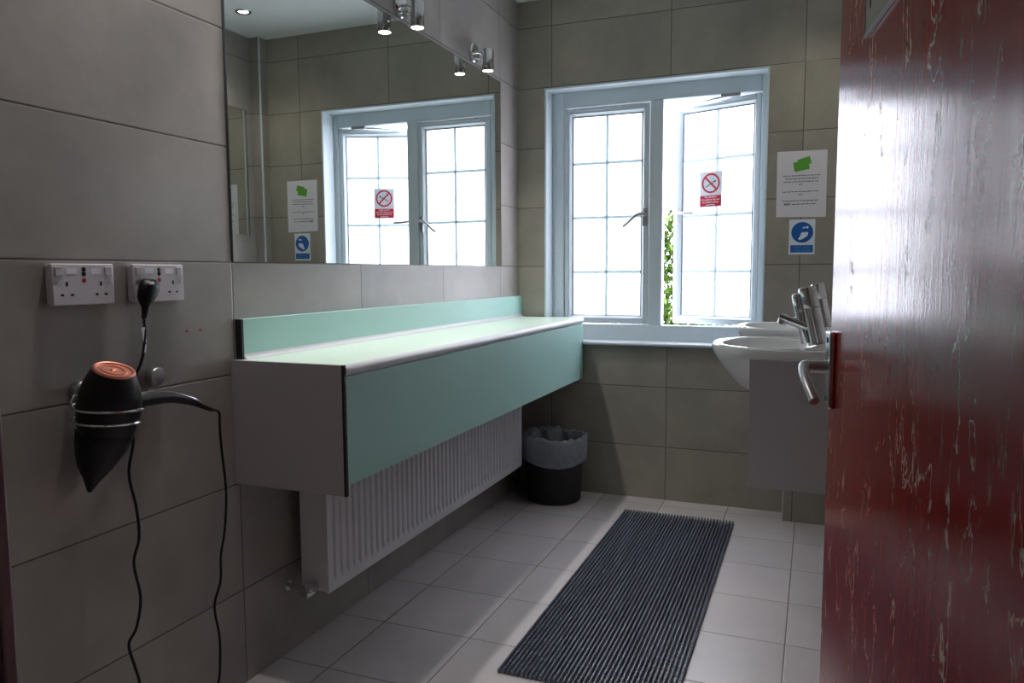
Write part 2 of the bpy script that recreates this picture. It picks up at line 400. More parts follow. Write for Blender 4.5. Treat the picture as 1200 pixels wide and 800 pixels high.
def sash(hx, sgn, w, theta):
    z0, z1 = 0.871, 1.975
    X = lambda a, c: (min(sgn*a, sgn*c), max(sgn*a, sgn*c))
    Mw = Matrix.Translation((hx, FY0+0.004, 0)) @ Matrix.Rotation(theta, 4, 'Z')
    f = 0.042; q = 0.026
    b = MB()
    for (u0, u1, c0, c1) in ((0.004, q, z0, z1), (w-q, w-0.004, z0, z1), (q, w-q, z0, z0+q), (q, w-q, z1-q, z1)):
        b.box(*X(u0, u1), 0.0, 0.055, c0, c1)
    for (u0, u1, c0, c1) in ((q, f, z0+q, z1-q), (w-f, w-q, z0+q, z1-q), (f, w-f, z0+q, z0+f), (f, w-f, z1-f, z1-q)):
        b.box(*X(u0, u1), 0.028, 0.055, c0, c1)
    s = b.build('sash', m_upvc, win, bevel=0.005, bseg=3, world=Mw)
    b = MB(); rings = []
    for d_, y_ in ((q, 0.029), (q, 0.001), (q+0.003, 0.0005), (f-0.002, 0.016), (f, 0.018), (f, 0.029)):
        rings.append([(sgn*d_, y_, z0+d_), (sgn*(w-d_), y_, z0+d_), (sgn*(w-d_), y_, z1-d_), (sgn*d_, y_, z1-d_)])
    b.loft(rings, False, False).build('glazing_bead', m_upvc, s, world=Mw)
    MB().box(*X(f-0.004, w-f+0.004), 0.0235, 0.0275, z0+f-0.004, z1-f+0.004).build('pane', m_frost, s, world=Mw, smooth=False)
    b = MB(); g = 0.004
    for (u0, u1, c0, c1) in ((f, f+g, z0+f, z1-f), (w-f-g, w-f, z0+f, z1-f), (f, w-f, z0+f, z0+f+0.002), (f, w-f, z1-f-g, z1-f)):
        b.box(*X(u0, u1), 0.017, 0.0235, c0, c1)
    b.build('gasket', m_gask, s, world=Mw)
    b = MB(); bw = 0.0075
    b.box(*X(w/2-bw, w/2+bw), 0.018, 0.0236, z0+f, z1-f)
    for zz in (1.694, 1.4175, 1.137): b.box(*X(f, w-f), 0.0178, 0.0238, zz-bw, zz+bw)
    b.build('glazing_bars', m_bar, s, world=Mw, bevel=0.0012)
    return s, Mw
s1, M1 = sash(0.213, 1, 0.448, 0.0)
s2, M2 = sash(1.188, -1, 0.461, R(-19.5))
# handles
b = MB(); b.box(0.416, 0.438, -0.012, 0.001, 1.365, 1.455); b.cyl((0.427, -0.012, 1.425), (0.427, -0.034, 1.425), 0.008)
b.tube(smooth_path([(0.427, -0.032, 1.425), (0.405, -0.038, 1.425), (0.38, -0.040, 1.412), (0.345, -0.040, 1.38), (0.322, -0.038, 1.363)], 5), [0.008]*10+[0.007]*11, 10)
b.build('window_handle', m_satin, s1, world=M1, bevel=0.002)
b = MB(); b.box(-0.452, -0.430, -0.012, 0.001, 1.375, 1.465); b.cyl((-0.441, -0.012, 1.435), (-0.441, -0.040, 1.435), 0.008)
b.tube(smooth_path([(-0.441, -0.036, 1.435), (-0.42, -0.042, 1.436), (-0.38, -0.042, 1.430), (-0.325, -0.040, 1.428)], 5), 0.0075, 10)
b.build('window_handle', m_satin, s2, world=M2, bevel=0.002)
MB().box(0.07, 0.30, -0.006, 0.004, 1.957, 1.971).build('trickle_vent', m_upvc, s1, world=M1, bevel=0.003)
MB().box(-0.36, -0.05, -0.004, 0.012, 1.955, 1.970).build('trickle_vent', m_upvc, s2, world=M2, bevel=0.003)
b = MB(); b.tube([(1.06, FY0+0.012, 1.972), (0.95, FY0+0.05, 1.970), (0.86, FY0+0.105, 1.966)], 0.006, 8); b.box(1.0, 1.09, FY0-0.004, FY0+0.02, 1.966, 1.980)
b.build('friction_stay', m_satin, win)

# ------------------------------------------------------------------ outdoors (seen through the open casement)
struct(MB().box(-6, 7, L+0.2, 14, -0.35, -0.25).build('ground', m_ground), 'paving outside the window', 'ground')
sh = thing('shrub', 'bright green leafy shrub outside the open window', 'shrub', (0.35, 6.2, -0.25))
b = MB()
for k in range(6500):
    t = random.random(); a = random.random()*6.283; rr = 0.62*math.sqrt(random.random())*(1.0-0.35*t)
    c = Vector((0.35+rr*math.cos(a), 6.2+0.7*rr*math.sin(a), -0.1+1.68*t+random.uniform(-.06,.06)))
    q = Matrix.Rotation(random.random()*6.28, 3, 'Z') @ Matrix.Rotation(random.uniform(-1.1, 1.1), 3, 'X')
    s = random.uniform(0.025, 0.048)
    pts = [c + q @ Vector(v)*s for v in ((0,-1,0),(0.45,-0.2,0.08),(0.3,0.6,0),(0,1.1,-0.1),(-0.3,0.6,0),(-0.45,-0.2,0.08))]
    b.bm.faces.new([b.bm.verts.new(p) for p in pts])
b.build('foliage', m_leaf, sh, smooth=False)
b = MB()
for k in range(7):
    a = k*0.9; b.tube([(0.35+0.03*math.cos(a), 6.2+0.03*math.sin(a), -0.27), (0.35+0.12*math.cos(a), 6.2+0.1*math.sin(a), 0.4), (0.35+0.25*math.cos(a), 6.2+0.2*math.sin(a), 1.2)], [0.014, 0.01, 0.004], 6)
b.build('stem', m_stem, sh)

# ------------------------------------------------------------------ dressing counter
cy0, cy1, cz0, cz1 = 1.592, 3.700, 0.572, 0.907
ct = thing('dressing_counter', 'long wall-hung mint green dressing counter under the wall mirror', 'counter', (0.0, 1.592, 0.572))
def slab_prof(y):
    r = 0.0145; zt = cz1; zb = cz1-0.030; xe = 0.360
    pts = [(0.001, y, zb), (0.001, y, zt), (xe-r, y, zt)]
    return pts
MB().box(0.001, 0.343, cy0, cy1, cz1-0.030, cz1).build('countertop', m_top, ct)
r_ = 0.015; rings = []
for y in (cy0, cy1):
    ring = [(0.343, y, cz1-0.030), (0.343, y, cz1)]
    for k in range(9):
        a = math.pi/2 - math.pi*k/8
        ring.append((0.345+r_*math.cos(a)*1.0, y, cz1-r_+r_*math.sin(a)))
    rings.append(ring)
MB().loft(rings).build('rounded_front_edge', m_nose, ct)
MB().box(0.338, 0.354, cy0, cy1, 0.597, cz1-0.030).build('front_panel', m_mint, ct, bevel=0.001)
MB().box(0.001, 0.350, cy0-0.010, cy0, cz0, cz1+0.001).build('end_panel', m_lilac, ct, bevel=0.0006)
MB().box(0.350, 0.3565, cy0-0.010, cy0, cz0, cz1+0.001).build('edge_strip', m_black, ct)
MB().box(0.001, 0.338, cy1-0.016, cy1, cz0+0.02, cz1-0.03).build('end_panel', m_lilac, ct)
us = MB().box(0.001, 0.021, cy0+0.020, L-0.001, cz1, 1.0155).build('upstand', m_mint, ct, bevel=0.0012)
MB().box(0.001, 0.0215, cy0+0.012, cy0+0.020, cz1, 1.0155).build('edge_strip', m_black, us)
rings = []
for y in (cy0+0.02, cy1):
    ring = [(0.021, y, cz1)]
    for k in range(7):
        a = math.pi/2*k/6
        ring.append((0.021+0.014*(1-math.sin(a)), y, cz1+0.0008+0.014*(1-math.cos(a))))
    ring.append((0.021, y, cz1+0.0145))
    rings.append(ring)
MB().loft(rings).build('coved_joint', m_nose, ct)

# ------------------------------------------------------------------ radiator
ry0, ry1, rz0, rz1, rxf = 1.798, 3.385, 0.196, 0.796, 0.138
rad = thing('radiator', 'white ribbed panel radiator under the mint counter', 'radiator', (0.0, 1.798, 0.196))
n = 46; pitch = (ry1-ry0-0.04)/n
ys = [ry0]; hs = [0]
for k in range(n):
    y = ry0+0.02+k*pitch
    for f, h in ((0.0, 0), (0.10, 1), (0.52, 1), (0.62, 0)):
        ys.append(y+f*pitch); hs.append(h)
ys.append(ry1-0.02); hs.append(0); ys.append(ry1); hs.append(0)
zs = [(rz0, 0), (rz0+0.028, 0), (rz0+0.036, 0.6), (rz0+0.046, 1), (rz1-0.046, 1), (rz1-0.036, 0.6), (rz1-0.028, 0), (rz1, 0)]
b = MB(); grid = [[b.bm.verts.new((rxf - 0.0075*h*g, y, z)) for y, h in zip(ys, hs)] for z, g in zs]
for r0, r1 in zip(grid, grid[1:]):
    for i in range(len(ys)-1): b.bm.faces.new((r0[i], r0[i+1], r1[i+1], r1[i]))
back = [[b.bm.verts.new((rxf-0.014, y, z)) for y in (ry0, ry1)] for z in (rz0, rz1)]
b.bm.faces.new((back[0][0], back[0][1], back[1][1], back[1][0]))
b.bm.faces.new(grid[0] + [back[0][1], back[0][0]]); b.bm.faces.new(grid[-1] + [back[1][1], back[1][0]])
b.bm.faces.new([g[0] for g in grid] + [back[1][0], back[0][0]]); b.bm.faces.new([g[-1] for g in grid] + [back[1][1], back[0][1]])
b.build('front_panel', m_rad, rad)
MB().box(0.042, 0.056, ry0+0.003, ry1-0.003, rz0+0.004, rz1-0.004).build('back_panel', m_rad, rad, bevel=0.003)
for ya, yb in ((ry0, ry0+0.004), (ry1-0.004, ry1)):
    MB().box(0.042, rxf-0.013, ya, yb, rz0+0.003, rz1).build('side_panel', m_rad, rad, bevel=0.0015)
b = MB()
for k in range(60): b.box(0.056, rxf-0.014, ry0+0.01+k*0.0262, ry0+0.018+k*0.0262, rz1-0.006, rz1-0.001)
b.build('top_grille', m_rad, rad)
for yb_ in (2.1, 3.05): MB().box(0.001, 0.044, yb_, yb_+0.03, 0.25, 0.75).build('bracket', m_rad, rad)
for yv, dy in ((1.775, 1), (3.408, -1)):
    b = MB(); b.cyl((0.001, yv, 0.212), (0.012, yv, 0.212), 0.018, 0.015); b.cyl((0.010, yv, 0.212), (0.098, yv, 0.212), 0.0075)
    b.cyl((0.094, yv-0.004*dy, 0.212), (0.094, yv+0.026*dy, 0.212), 0.010); b.build('valve_pipe', m_chrome, rad)
b = MB(); b.lathe([(0.008, 0.0), (0.0165, 0.002), (0.0185, 0.010), (0.0175, 0.034), (0.012, 0.039)], (0.094, 1.778, 0.212), (0, -1, 0), 24)
b.build('valve_cap', m_chrome, rad)

# ------------------------------------------------------------------ bin and liner
bcx, bcy = 0.250, 3.545
bn_ = thing('waste_bin', 'round black plastic waste bin standing in the corner by the radiator', 'bin', (bcx, bcy, 0))
MB().lathe([(0.06, 0.004), (0.128, 0.0), (0.134, 0.006), (0.150, 0.292), (0.153, 0.296), (0.153, 0.302), (0.147, 0.302), (0.129, 0.012), (0.06, 0.010)], (bcx, bcy, 0), seg=56).build('bin_body', m_binp, bn_)
MB().lathe([(0.1535, 0.294), (0.1565, 0.296), (0.1565, 0.303), (0.1535, 0.3045)], (bcx, bcy, 0), seg=56, cap0=False, cap1=False).build('bin_rim', m_binp, bn_)
b = MB(); rings = []; S = 90
prof = [(0.1565, 0.202), (0.1600, 0.206), (0.1612, 0.224), (0.1600, 0.232), (0.1625, 0.236), (0.1630, 0.265), (0.1640, 0.300), (0.1625, 0.322), (0.157, 0.332), (0.149, 0.328), (0.140, 0.300), (0.134, 0.22), (0.118, 0.10), (0.09, 0.03), (0.03, 0.02)]
for i, (r, z) in enumerate(prof):
    ring = []
    for k in range(S):
        a = 2*math.pi*k/S
        w = math.sin(3*a+1.0)*0.6+math.sin(7*a+i*0.9)*0.4+math.sin(13*a+i*1.3)*0.4+math.sin(23*a-i*1.7)*0.35
        top = max(0, 1-abs(i-8)/4)
        dz = 0.011*top*w + (0.012*math.sin(2*a+0.6) if i < 4 else 0)
        dr = 0.0040*w if i < 9 else 0.012*w
        if i < 9: dr = abs(dr)
        if 9 <= i <= 11: dr -= 0.055*max(0, math.sin(a*1.0-0.6))**8 + 0.04*max(0, math.sin(a-1.9))**10
        ring.append((bcx+(r+dr)*math.cos(a), bcy+(r+dr)*math.sin(a), z+dz))
    rings.append(ring)
tag(b.loft(rings, False, True).build('bin_liner', m_bag), 'crumpled grey translucent liner folded over the black bin rim', 'bin liner')

# ------------------------------------------------------------------ rubber mat
mx0, mx1, my0, my1 = 0.632, 1.137, 1.895, 3.458
b = MB()
nx = 37; px = (mx1-mx0)/nx
for j in range(60):
    y = my0+0.012+j*(my1-my0-0.024)/59; b.box(mx0+0.002, mx1-0.002, y-0.0025, y+0.0025, 0.0003, 0.0042)
b.box(mx0+0.001, mx1-0.001, my0+0.004, my1-0.004, 0.0002, 0.0012)
for i in range(nx):
    x = mx0+(i+0.5)*px; hw = px*0.275
    prof = [(-1.0, 0.0040), (-1.0, 0.0115), (-0.8, 0.0138), (-0.45, 0.0148), (0.45, 0.0148), (0.8, 0.0138), (1.0, 0.0115), (1.0, 0.0040)]
    rings = []; nseg = 126*4; dips = (0.0, 0.0, 0.0, 1.0)
    for j in range(nseg+1):
        y = my0+j*(my1-my0)/nseg; d = dips[j % 4]*0.0055
        rings.append([(x+hw*u*(0.9 if d else 1.0), y, v-(d if v > 0.008 else 0)) for u, v in prof])
    b.loft(rings)
mt = b.build('rubber_mat', m_mat)
tag(mt, 'long black ribbed rubber mat lying on the floor tiles', 'mat')

# ------------------------------------------------------------------ mirrors
mir = tag(MB().box(0.0005, 0.006, 1.602, 3.457, 1.169, 2.050).build('wall_mirror', m_mirror, smooth=False), 'large frameless mirror on the left wall above the mint counter', 'mirror')
b = MB(); e = 0.0015
b.box(0.0005, 0.0063, 1.602-e, 1.602, 1.169, 2.05+e); b.box(0.0005, 0.0063, 3.457, 3.457+e, 1.169, 2.05+e); b.box(0.0005, 0.0063, 1.602, 3.457, 2.05, 2.05+e)
b.build('mirror_edge', m_gask, mir)
m2 = tag(MB().box(W-0.006, W-0.0005, 2.30, 3.596, 1.365, 2.078).build('wall_mirror', m_mirror, smooth=False), 'second frameless mirror on the right wall above the basins', 'mirror')
b = MB(); b.box(W-0.0063, W-0.0005, 3.596, 3.5985, 1.365, 2.08); b.box(W-0.0063, W-0.0005, 2.2985, 3.596, 2.078, 2.08); b.build('mirror_edge', m_gask, m2)

# ------------------------------------------------------------------ mirror lamps
def lamp(y):
    z = 2.112
    t = thing('mirror_lamp', 'lamp', 'lamp', (0, y, z), 'chrome lamps above the mirror')
    MB().lathe([(0.0425, 0.0), (0.0425, 0.010), (0.038, 0.016), (0.02, 0.018)], (0.0, y, z-0.006), (1, 0, 0), 40).build('wall_plate', m_chrome, t)
    b = MB(); b.tube(smooth_path([(0.014, y, z-0.004), (0.032, y, z-0.004), (0.05, y, z-0.014), (0.062, y, z-0.020)], 5), 0.006, 10)
    b.tube(smooth_path([(0.014, y-0.012, z-0.026), (0.03, y-0.01, z-0.036), (0.052, y-0.004, z-0.032)], 4), 0.0035, 8); b.build('arm', m_chrome, t)
    MB().lathe([(0.010, 0.014), (0.0235, 0.010), (0.0255, 0.004), (0.0255, -0.080), (0.0245, -0.083), (0.0225, -0.083), (0.0225, -0.075)], (0.075, y, z-0.006), (0, 0, 1), 36, cap1=False).build('lamp_head', m_chrome, t)
    MB().lathe([(0.0222, -0.0795), (0.014, -0.0825), (0.004, -0.0835)], (0.075, y, z-0.006), (0, 0, 1), 30).build('bulb', m_bulb, t)
    return t
l1 = lamp(2.510); l1['label'] = 'nearer chrome lamp over the mirror, at the top edge of the photo'
l2 = dup(l1, (0, 0.640, 0), 'farther chrome lamp over the mirror, beside the window corner')
l3 = dup(l1, (0, -0.640, 0), 'chrome lamp over the mirror end nearest the sockets, above the view')

# ceiling downlights
def downlight(x, y, label):
    t = thing('downlight', label, 'ceiling light', (x, y, H), 'recessed ceiling downlights')
    MB().lathe([(0.026, -0.001), (0.028, -0.005), (0.038, -0.006), (0.042, -0.001), (0.042, 0.0)], (x, y, H), (0, 0, 1), 40, False, False).build('bezel', m_chrome, t)
    MB().lathe([(0.0265, -0.001), (0.015, -0.002), (0.003, -0.0025)], (x, y, H), (0, 0, 1), 30).build('bulb', m_bulb, t)
    return t
downlight(1.385, 3.28, 'round recessed downlight in the ceiling above the basins')
downlight(0.20, 1.38, 'round recessed downlight above the sockets, overhead and out of view')
downlight(1.1, -0.6, 'unseen fill downlight added in the corridor ceiling behind the viewer')  # added fitting, unseen, for the fill light on panels facing the doorway

# ------------------------------------------------------------------ sockets
def socket(y, label):
    z = 1.1165; x = 0.022
    t = thing('double_socket', label, 'socket', (0, y, z), 'white double sockets')
    MB().box(0.0, 0.013, y-0.070, y+0.070, z-0.040, z+0.040).build('back_box', m_white, t, bevel=0.002)
    MB().box(0.012, x, y-0.073, y+0.073, z-0.043, z+0.043).build('faceplate', m_white, t, bevel=0.003, bseg=3)
    for s in (-1, 1):
        b = MB(); b.box(x-0.002, x+0.003, y+s*0.058-0.008, y+s*0.058+0.008, z+0.018, z+0.036)
        sw = b.build('switch', m_switch, t, bevel=0.0012)
        MB().box(x+0.0028, x+0.0034, y+s*0.058-0.006, y+s*0.058+0.006, z+0.0335, z+0.0350).build('switch_mark', m_red, sw)
        MB().box(x-0.001, x+0.0007, y+s*0.029-0.0125, y+s*0.029+0.0125, z+0.022, z+0.034).build('label_strip', m_tag, t)
        b = MB(); yc = y+s*0.040
        b.box(x-0.002, x+0.0006, yc-0.0022, yc+0.0022, z-0.0035, z+0.0055)
        b.box(x-0.002, x+0.0006, yc-0.0145, yc-0.0078, z-0.0235, z-0.0190); b.box(x-0.002, x+0.0006, yc+0.0078, yc+0.0145, z-0.0235, z-0.0190)
        b.build('pin_slots', m_dark, t)
        MB().cyl((x-0.001, y+s*0.061, z+0.003), (x+0.0006, y+s*0.061, z+0.003), 0.0028, seg=14).build('screw', m_satin, t)
    for k, mm in ((0.031, m_dark), (0.0215, m_dark), (0.008, m_red)):
        MB().lathe([(0.0048, -0.001), (0.0048, 0.0008), (0.003, 0.0014)], (x, y, z+k), (1, 0, 0), 18).build('indicator', mm, t)
    return t
s_a = socket(1.142, 'left white double wall socket with nothing plugged in')
s_b = socket(1.338, 'right white double wall socket with the hair dryer plug in it')
for k, y in enumerate((1.436, 1.481)):
    tag(MB().lathe([(0.0036, 0.0), (0.0036, 0.0012), (0.0012, 0.0018)], (0.0, y, 0.996), (1, 0, 0), 16).build('wall_plug', m_red),
        'red plastic wall plug nearer the sockets, in the tiles' if k == 0 else 'red plastic wall plug nearer the counter, in the tiles', 'wall plug', 'red wall plugs in the tiles')

# ------------------------------------------------------------------ hair dryer and its holder
hx = 0.100
hd = thing('hair_dryer', 'black hair dryer with copper end hanging nozzle down in its wall holder', 'hair dryer', (hx, 1.12, 0.70))
AX = Vector((0.347, 0, 0.938)).normalized(); U_ = Vector((0, 1, 0)); V_ = U_.cross(AX).normalized()
def oval(c, r, rw=None, ang=0.0, n=40):          # ring square to the leaning barrel; ang turns the nozzle slot
    c = Vector(c); ca, sa = math.cos(ang), math.sin(ang)
    e1 = U_*ca + V_*sa; e2 = V_*ca - U_*sa
    return [c + e1*r*math.cos(2*math.pi*k/n) + e2*(rw or r)*math.sin(2*math.pi*k/n) for k in range(n)]
MB().loft([oval(*q) for q in (((0.1288, 1.112, 0.9414), 0.0405), ((0.1255, 1.1125, 0.932), 0.0455), ((0.1181, 1.115, 0.9125), 0.0530), ((0.109, 1.118, 0.887), 0.0592), ((0.099, 1.1205, 0.861), 0.0615), ((0.092, 1.122, 0.842), 0.0590), ((0.0853, 1.123, 0.824), 0.0570))]).build('barrel', m_plas, hd)
NA = 0.70
MB().loft([oval(*q) for q in (((0.0856, 1.123, 0.825), 0.0560), ((0.079, 1.1235, 0.806), 0.0550, 0.054, NA), ((0.071, 1.1225, 0.785), 0.0515, 0.050, NA), ((0.062, 1.120, 0.762), 0.044, 0.046, NA), ((0.054, 1.1175, 0.7393), 0.034, 0.042, NA), ((0.0446, 1.1165, 0.714), 0.018, 0.036, NA), ((0.0385, 1.116, 0.6965), 0.0085, 0.033, NA))]).build('nozzle', m_plas, hd)
b = MB()
b.lathe([(0.0405, -0.003), (0.0405, 0.003), (0.038, 0.0055), (0.034, 0.0045), (0.032, 0.002), (0.026, 0.002), (0.024, 0.004), (0.018, 0.004), (0.016, 0.002), (0.008, 0.002), (0.006, 0.004), (0.001, 0.005)], (0.1288, 1.112, 0.9414), AX, 40)
b.build('rear_grille', m_copper, hd)
hp = smooth_path([(hx, 1.150, 0.862), (hx, 1.182, 0.864), (hx, 1.215, 0.8665), (hx, 1.278, 0.8605), (hx, 1.332, 0.844), (hx, 1.370, 0.8265)], 5)
rr = [0.018-0.0002*i for i in range(11)] + [0.0158-0.0007*i for i in range(15)]
MB().tube(hp, rr[:len(hp)], 18).build('handle', m_plas, hd)
tp = [p + Vector((0.007, 0, rr[i]*0.90)) for i, p in enumerate(hp)][6:25]
MB().tube(tp, 0.0028, 8).build('handle_trim', m_chrome, hd)
MB().tube(smooth_path([(hx, 1.360, 0.831), (hx-0.005, 1.39, 0.818), (hx-0.015, 1.42, 0.807), (hx-0.025, 1.432, 0.803)], 4), [0.0068, 0.0066, 0.0063, 0.006, 0.0058, 0.0055, 0.0052, 0.005, 0.0048, 0.0046, 0.0044, 0.0042, 0.004], 10).build('strain_relief', m_plas, hd)
cx_ = 0.05
cord = [(hx-0.024, 1.430, 0.804), (0.066, 1.452, 0.799), (0.055, 1.476, 0.785), (cx_, 1.481, 0.74), (cx_, 1.485, 0.683), (cx_, 1.494, 0.58), (cx_, 1.484, 0.482), (cx_, 1.467, 0.42), (cx_, 1.462, 0.354), (cx_, 1.438, 0.297), (cx_, 1.450, 0.212), (cx_, 1.449, 0.144), (cx_, 1.440, 0.091), (0.055, 1.40, 0.035), (0.06, 1.32, 0.010), (0.06, 1.25, 0.035), (cx_, 1.215, 0.12), (cx_, 1.203, 0.216),
        (cx_, 1.192, 0.262), (cx_, 1.180, 0.318), (cx_, 1.202, 0.347), (cx_, 1.217, 0.41), (cx_, 1.204, 0.495), (cx_, 1.221, 0.548), (cx_, 1.218, 0.617), (cx_, 1.203, 0.699), (cx_, 1.219, 0.772), (0.045, 1.207, 0.809), (0.035, 1.205, 0.85), (0.038, 1.222, 0.886), (0.045, 1.254, 0.939), (0.047, 1.266, 0.996), (0.042, 1.271, 1.040), (0.040, 1.273, 1.055)]
MB().tube(smooth_path(cord, 8), 0.0032, 8).build('power_cord', m_plas, hd)
py_, pz_ = 1.289, 1.102
b = MB()
def pl(z, w, d, x0):
    return [(x0+d*0.5*(1+math.cos(2*math.pi*k/20)), py_+w*math.sin(2*math.pi*k/20)-(1.106-z)*0.25, z-0.004) for k in range(20)]
b.loft([pl(1.131, 0.010, 0.018, 0.024), pl(1.128, 0.018, 0.026, 0.024), pl(1.118, 0.0245, 0.032, 0.0235), pl(1.104, 0.0262, 0.034, 0.0235), pl(1.090, 0.0242, 0.032, 0.0235), pl(1.078, 0.016, 0.028, 0.025), pl(1.068, 0.009, 0.018, 0.030), pl(1.055, 0.007, 0.014, 0.033), pl(1.042, 0.0055, 0.011, 0.0345)])
plug = b.build('plug', m_plas, hd)
MB().box(0.050, 0.0575, 1.277, 1.290, 1.1135, 1.120).build('plug_badge', m_tag, plug, bevel=0.001)
MB().poly([(0.0475, 1.258, 1.018), (0.0475, 1.267, 1.019), (0.0475, 1.271, 0.984), (0.0475, 1.262, 0.982)], (0.0006, 0, 0)).build('cord_tag', m_tag, hd)
MB().cyl((0.0465, 1.266, 0.980), (0.0462, 1.2625, 0.962), 0.0042, seg=12).build('cord_band', m_tag, hd)

ho = thing('dryer_holder', 'chrome coiled wire hair dryer holder on two round wall mounts', 'hair dryer holder', (0, 1.21, 0.897))
for (y, z) in ((1.128, 0.893), (1.322, 0.8985)):
    MB().lathe([(0.0205, 0.0005), (0.022, 0.004), (0.022, 0.020), (0.020, 0.023), (0.004, 0.024)], (0, y, z), (1, 0, 0), 32).build('wall_mount', m_satin, ho)
pts = [(0.020, 1.105, 0.888), (0.026, 1.092, 0.872)]
for k in range(0, 73):
    a = math.pi + 0.45 + k*2*math.pi/36; t = k/72
    rad_ = 0.0675 - 0.004*t
    pts.append((0.098-0.013*t+rad_*math.cos(a), 1.1225+0.001*t+rad_*math.sin(a), 0.872-0.055*t))
pts += [(0.024, 1.16, 0.822), (0.014, 1.25, 0.838), (0.010, 1.322, 0.880)]
MB().tube(pts, 0.0028, 8).build('coil', m_chrome, ho)

# ------------------------------------------------------------------ basin cabinet, basins, taps
vu = thing('basin_cabinet', 'grey wall-hung basin cabinet along the right wall', 'cabinet', (1.46, 2.26, 0.50))
VY0, VY1, VX, VZ0, VZ1 = 2.262, 3.58, 1.275, 0.510, 0.884
MB().box(VX, W-0.001, VY0, VY0+0.018, VZ0, VZ1).build('side_panel', m_lilac, vu, bevel=0.0008)
MB().box(VX, W-0.001, VY1-0.018, VY1, VZ0, VZ1).build('side_panel', m_lilac, vu, bevel=0.0008)
MB().box(VX, VX+0.018, VY0+0.018, VY1-0.018, VZ0, VZ1-0.018).build('front_panel', m_lilac, vu, bevel=0.0008)
MB().box(VX+0.018, W-0.001, VY0+0.018, VY1-0.018, VZ0, VZ0+0.018).build('bottom_panel', m_lilac, vu)
MB().box(VX+0.002, W-0.001, 2.765, 3.075, VZ1-0.018, VZ1+0.002).build('deck', m_cer, vu, bevel=0.002)
def basin(yc, label):
    t = thing('wash_basin', label, 'basin', (1.4, yc, 0.9), 'white semi-recessed basins')
    n_ = 64
    def ring(cx, af, ab, bb, z, nb=4.0, nf=2.1):
        out = []
        for k in range(n_):
            a = 2*math.pi*k/n_; c, s = math.cos(a), math.sin(a)
            q = nb if c > 0 else nf
            rr_ = (abs(c)**q + abs(s)**q)**(-1/q)
            out.append((cx + (ab if c > 0 else af)*rr_*c, yc + bb*rr_*s, z))
        return out
    xb = W-0.004
    o1 = 1.40
    b = MB()
    rings = [ring(1.42, .06, .06, .06, .735, 2.2), ring(1.41, .13, .13, .13, .745, 2.2), ring(1.40, .185, .19, .18, .785, 2.5), ring(o1, .225, .24, .215, .835, 3), ring(o1, .25, xb-o1, .238, .876, 4), ring(o1, .257, xb-o1, .242, .889, 4.5), ring(o1, .260, xb-o1, .245, .903, 5), ring(o1, .259, xb-o1, .2445, .910, 5),
             ring(o1, .254, xb-o1-.004, .240, .9145, 5), ring(o1-.004, .238, xb-o1-.03, .226, .9145, 4),
             ring(1.32, .147, .135, .192, .912, 2.3), ring(1.32, .141, .128, .186, .905, 2.3), ring(1.325, .125, .11, .165, .86, 2.2), ring(1.335, .09, .075, .115, .80, 2), ring(1.345, .03, .03, .03, .778, 2)]
    b.loft(rings).build('bowl', m_cer, t)
    MB().lathe([(0.021, 0.0), (0.021, 0.003), (0.017, 0.004), (0.006, 0.002)], (1.345, yc, 0.7785), (0, 0, 1), 24).build('drain', m_chrome, t)
    return t
ba = basin(2.508, 'white wash basin nearest the red door, at the front of the cabinet')
bb = dup(ba, (0, 0.815, 0), 'white wash basin nearest the window, behind the front one')
def tap(yc, label):
    t = thing('tap', label, 'tap', (1.462, yc, 0.9145), 'chrome leaning basin taps')
    base = Vector((1.458, yc, 0.9135)); ax1 = Vector((-0.22, 0.0, 1.0)).normalized()
    b = MB(); b.lathe([(0.029, -0.0), (0.0285, 0.006), (0.0262, 0.01), (0.0258, 0.112), (0.025, 0.1135)], base, ax1, 36); body = b.build('tap_body', m_chrome, t)
    MB().lathe([(0.024, 0.1125), (0.024, 0.1155)], base, ax1, 36).build('joint_ring', m_dark, t)
    b = MB(); b.lathe([(0.025, 0.1145), (0.0258, 0.1165), (0.0258, 0.172), (0.0235, 0.178), (0.012, 0.180)], base, ax1, 36); b.build('tap_handle', m_chrome, t)
    off = Vector((-0.034, 0.004, 0.002))
    b = MB(); b.lathe([(0.0155, 0.0), (0.0155, 0.098), (0.0140, 0.100), (0.0140, 0.103), (0.0155, 0.105), (0.0155, 0.146), (0.012, 0.155), (0.004, 0.157)], base+off, ax1, 24); b.build('side_column', m_chrome, t)
    q0 = base + ax1*0.052 + Vector((-0.02, 0.0, 0)); q1 = q0 + Vector((-0.083, 0.0, 0.032))
    b = MB(); b.tube([q0, q0.lerp(q1, 0.5), q1], [0.0150, 0.0145, 0.0140], 20)
    b.lathe([(0.0128, 0.0), (0.0132, -0.004), (0.0132, -0.018), (0.011, -0.019)], q1 + Vector((0.010, 0, -0.006)), (0.25, 0, 1), 20); b.build('spout', m_chrome, t)
    return t
ta = tap(2.50, 'chrome leaning tap on the front basin beside the red door')
tb = dup(ta, (0.032, 0.815, 0), 'chrome leaning tap on the far basin near the window')

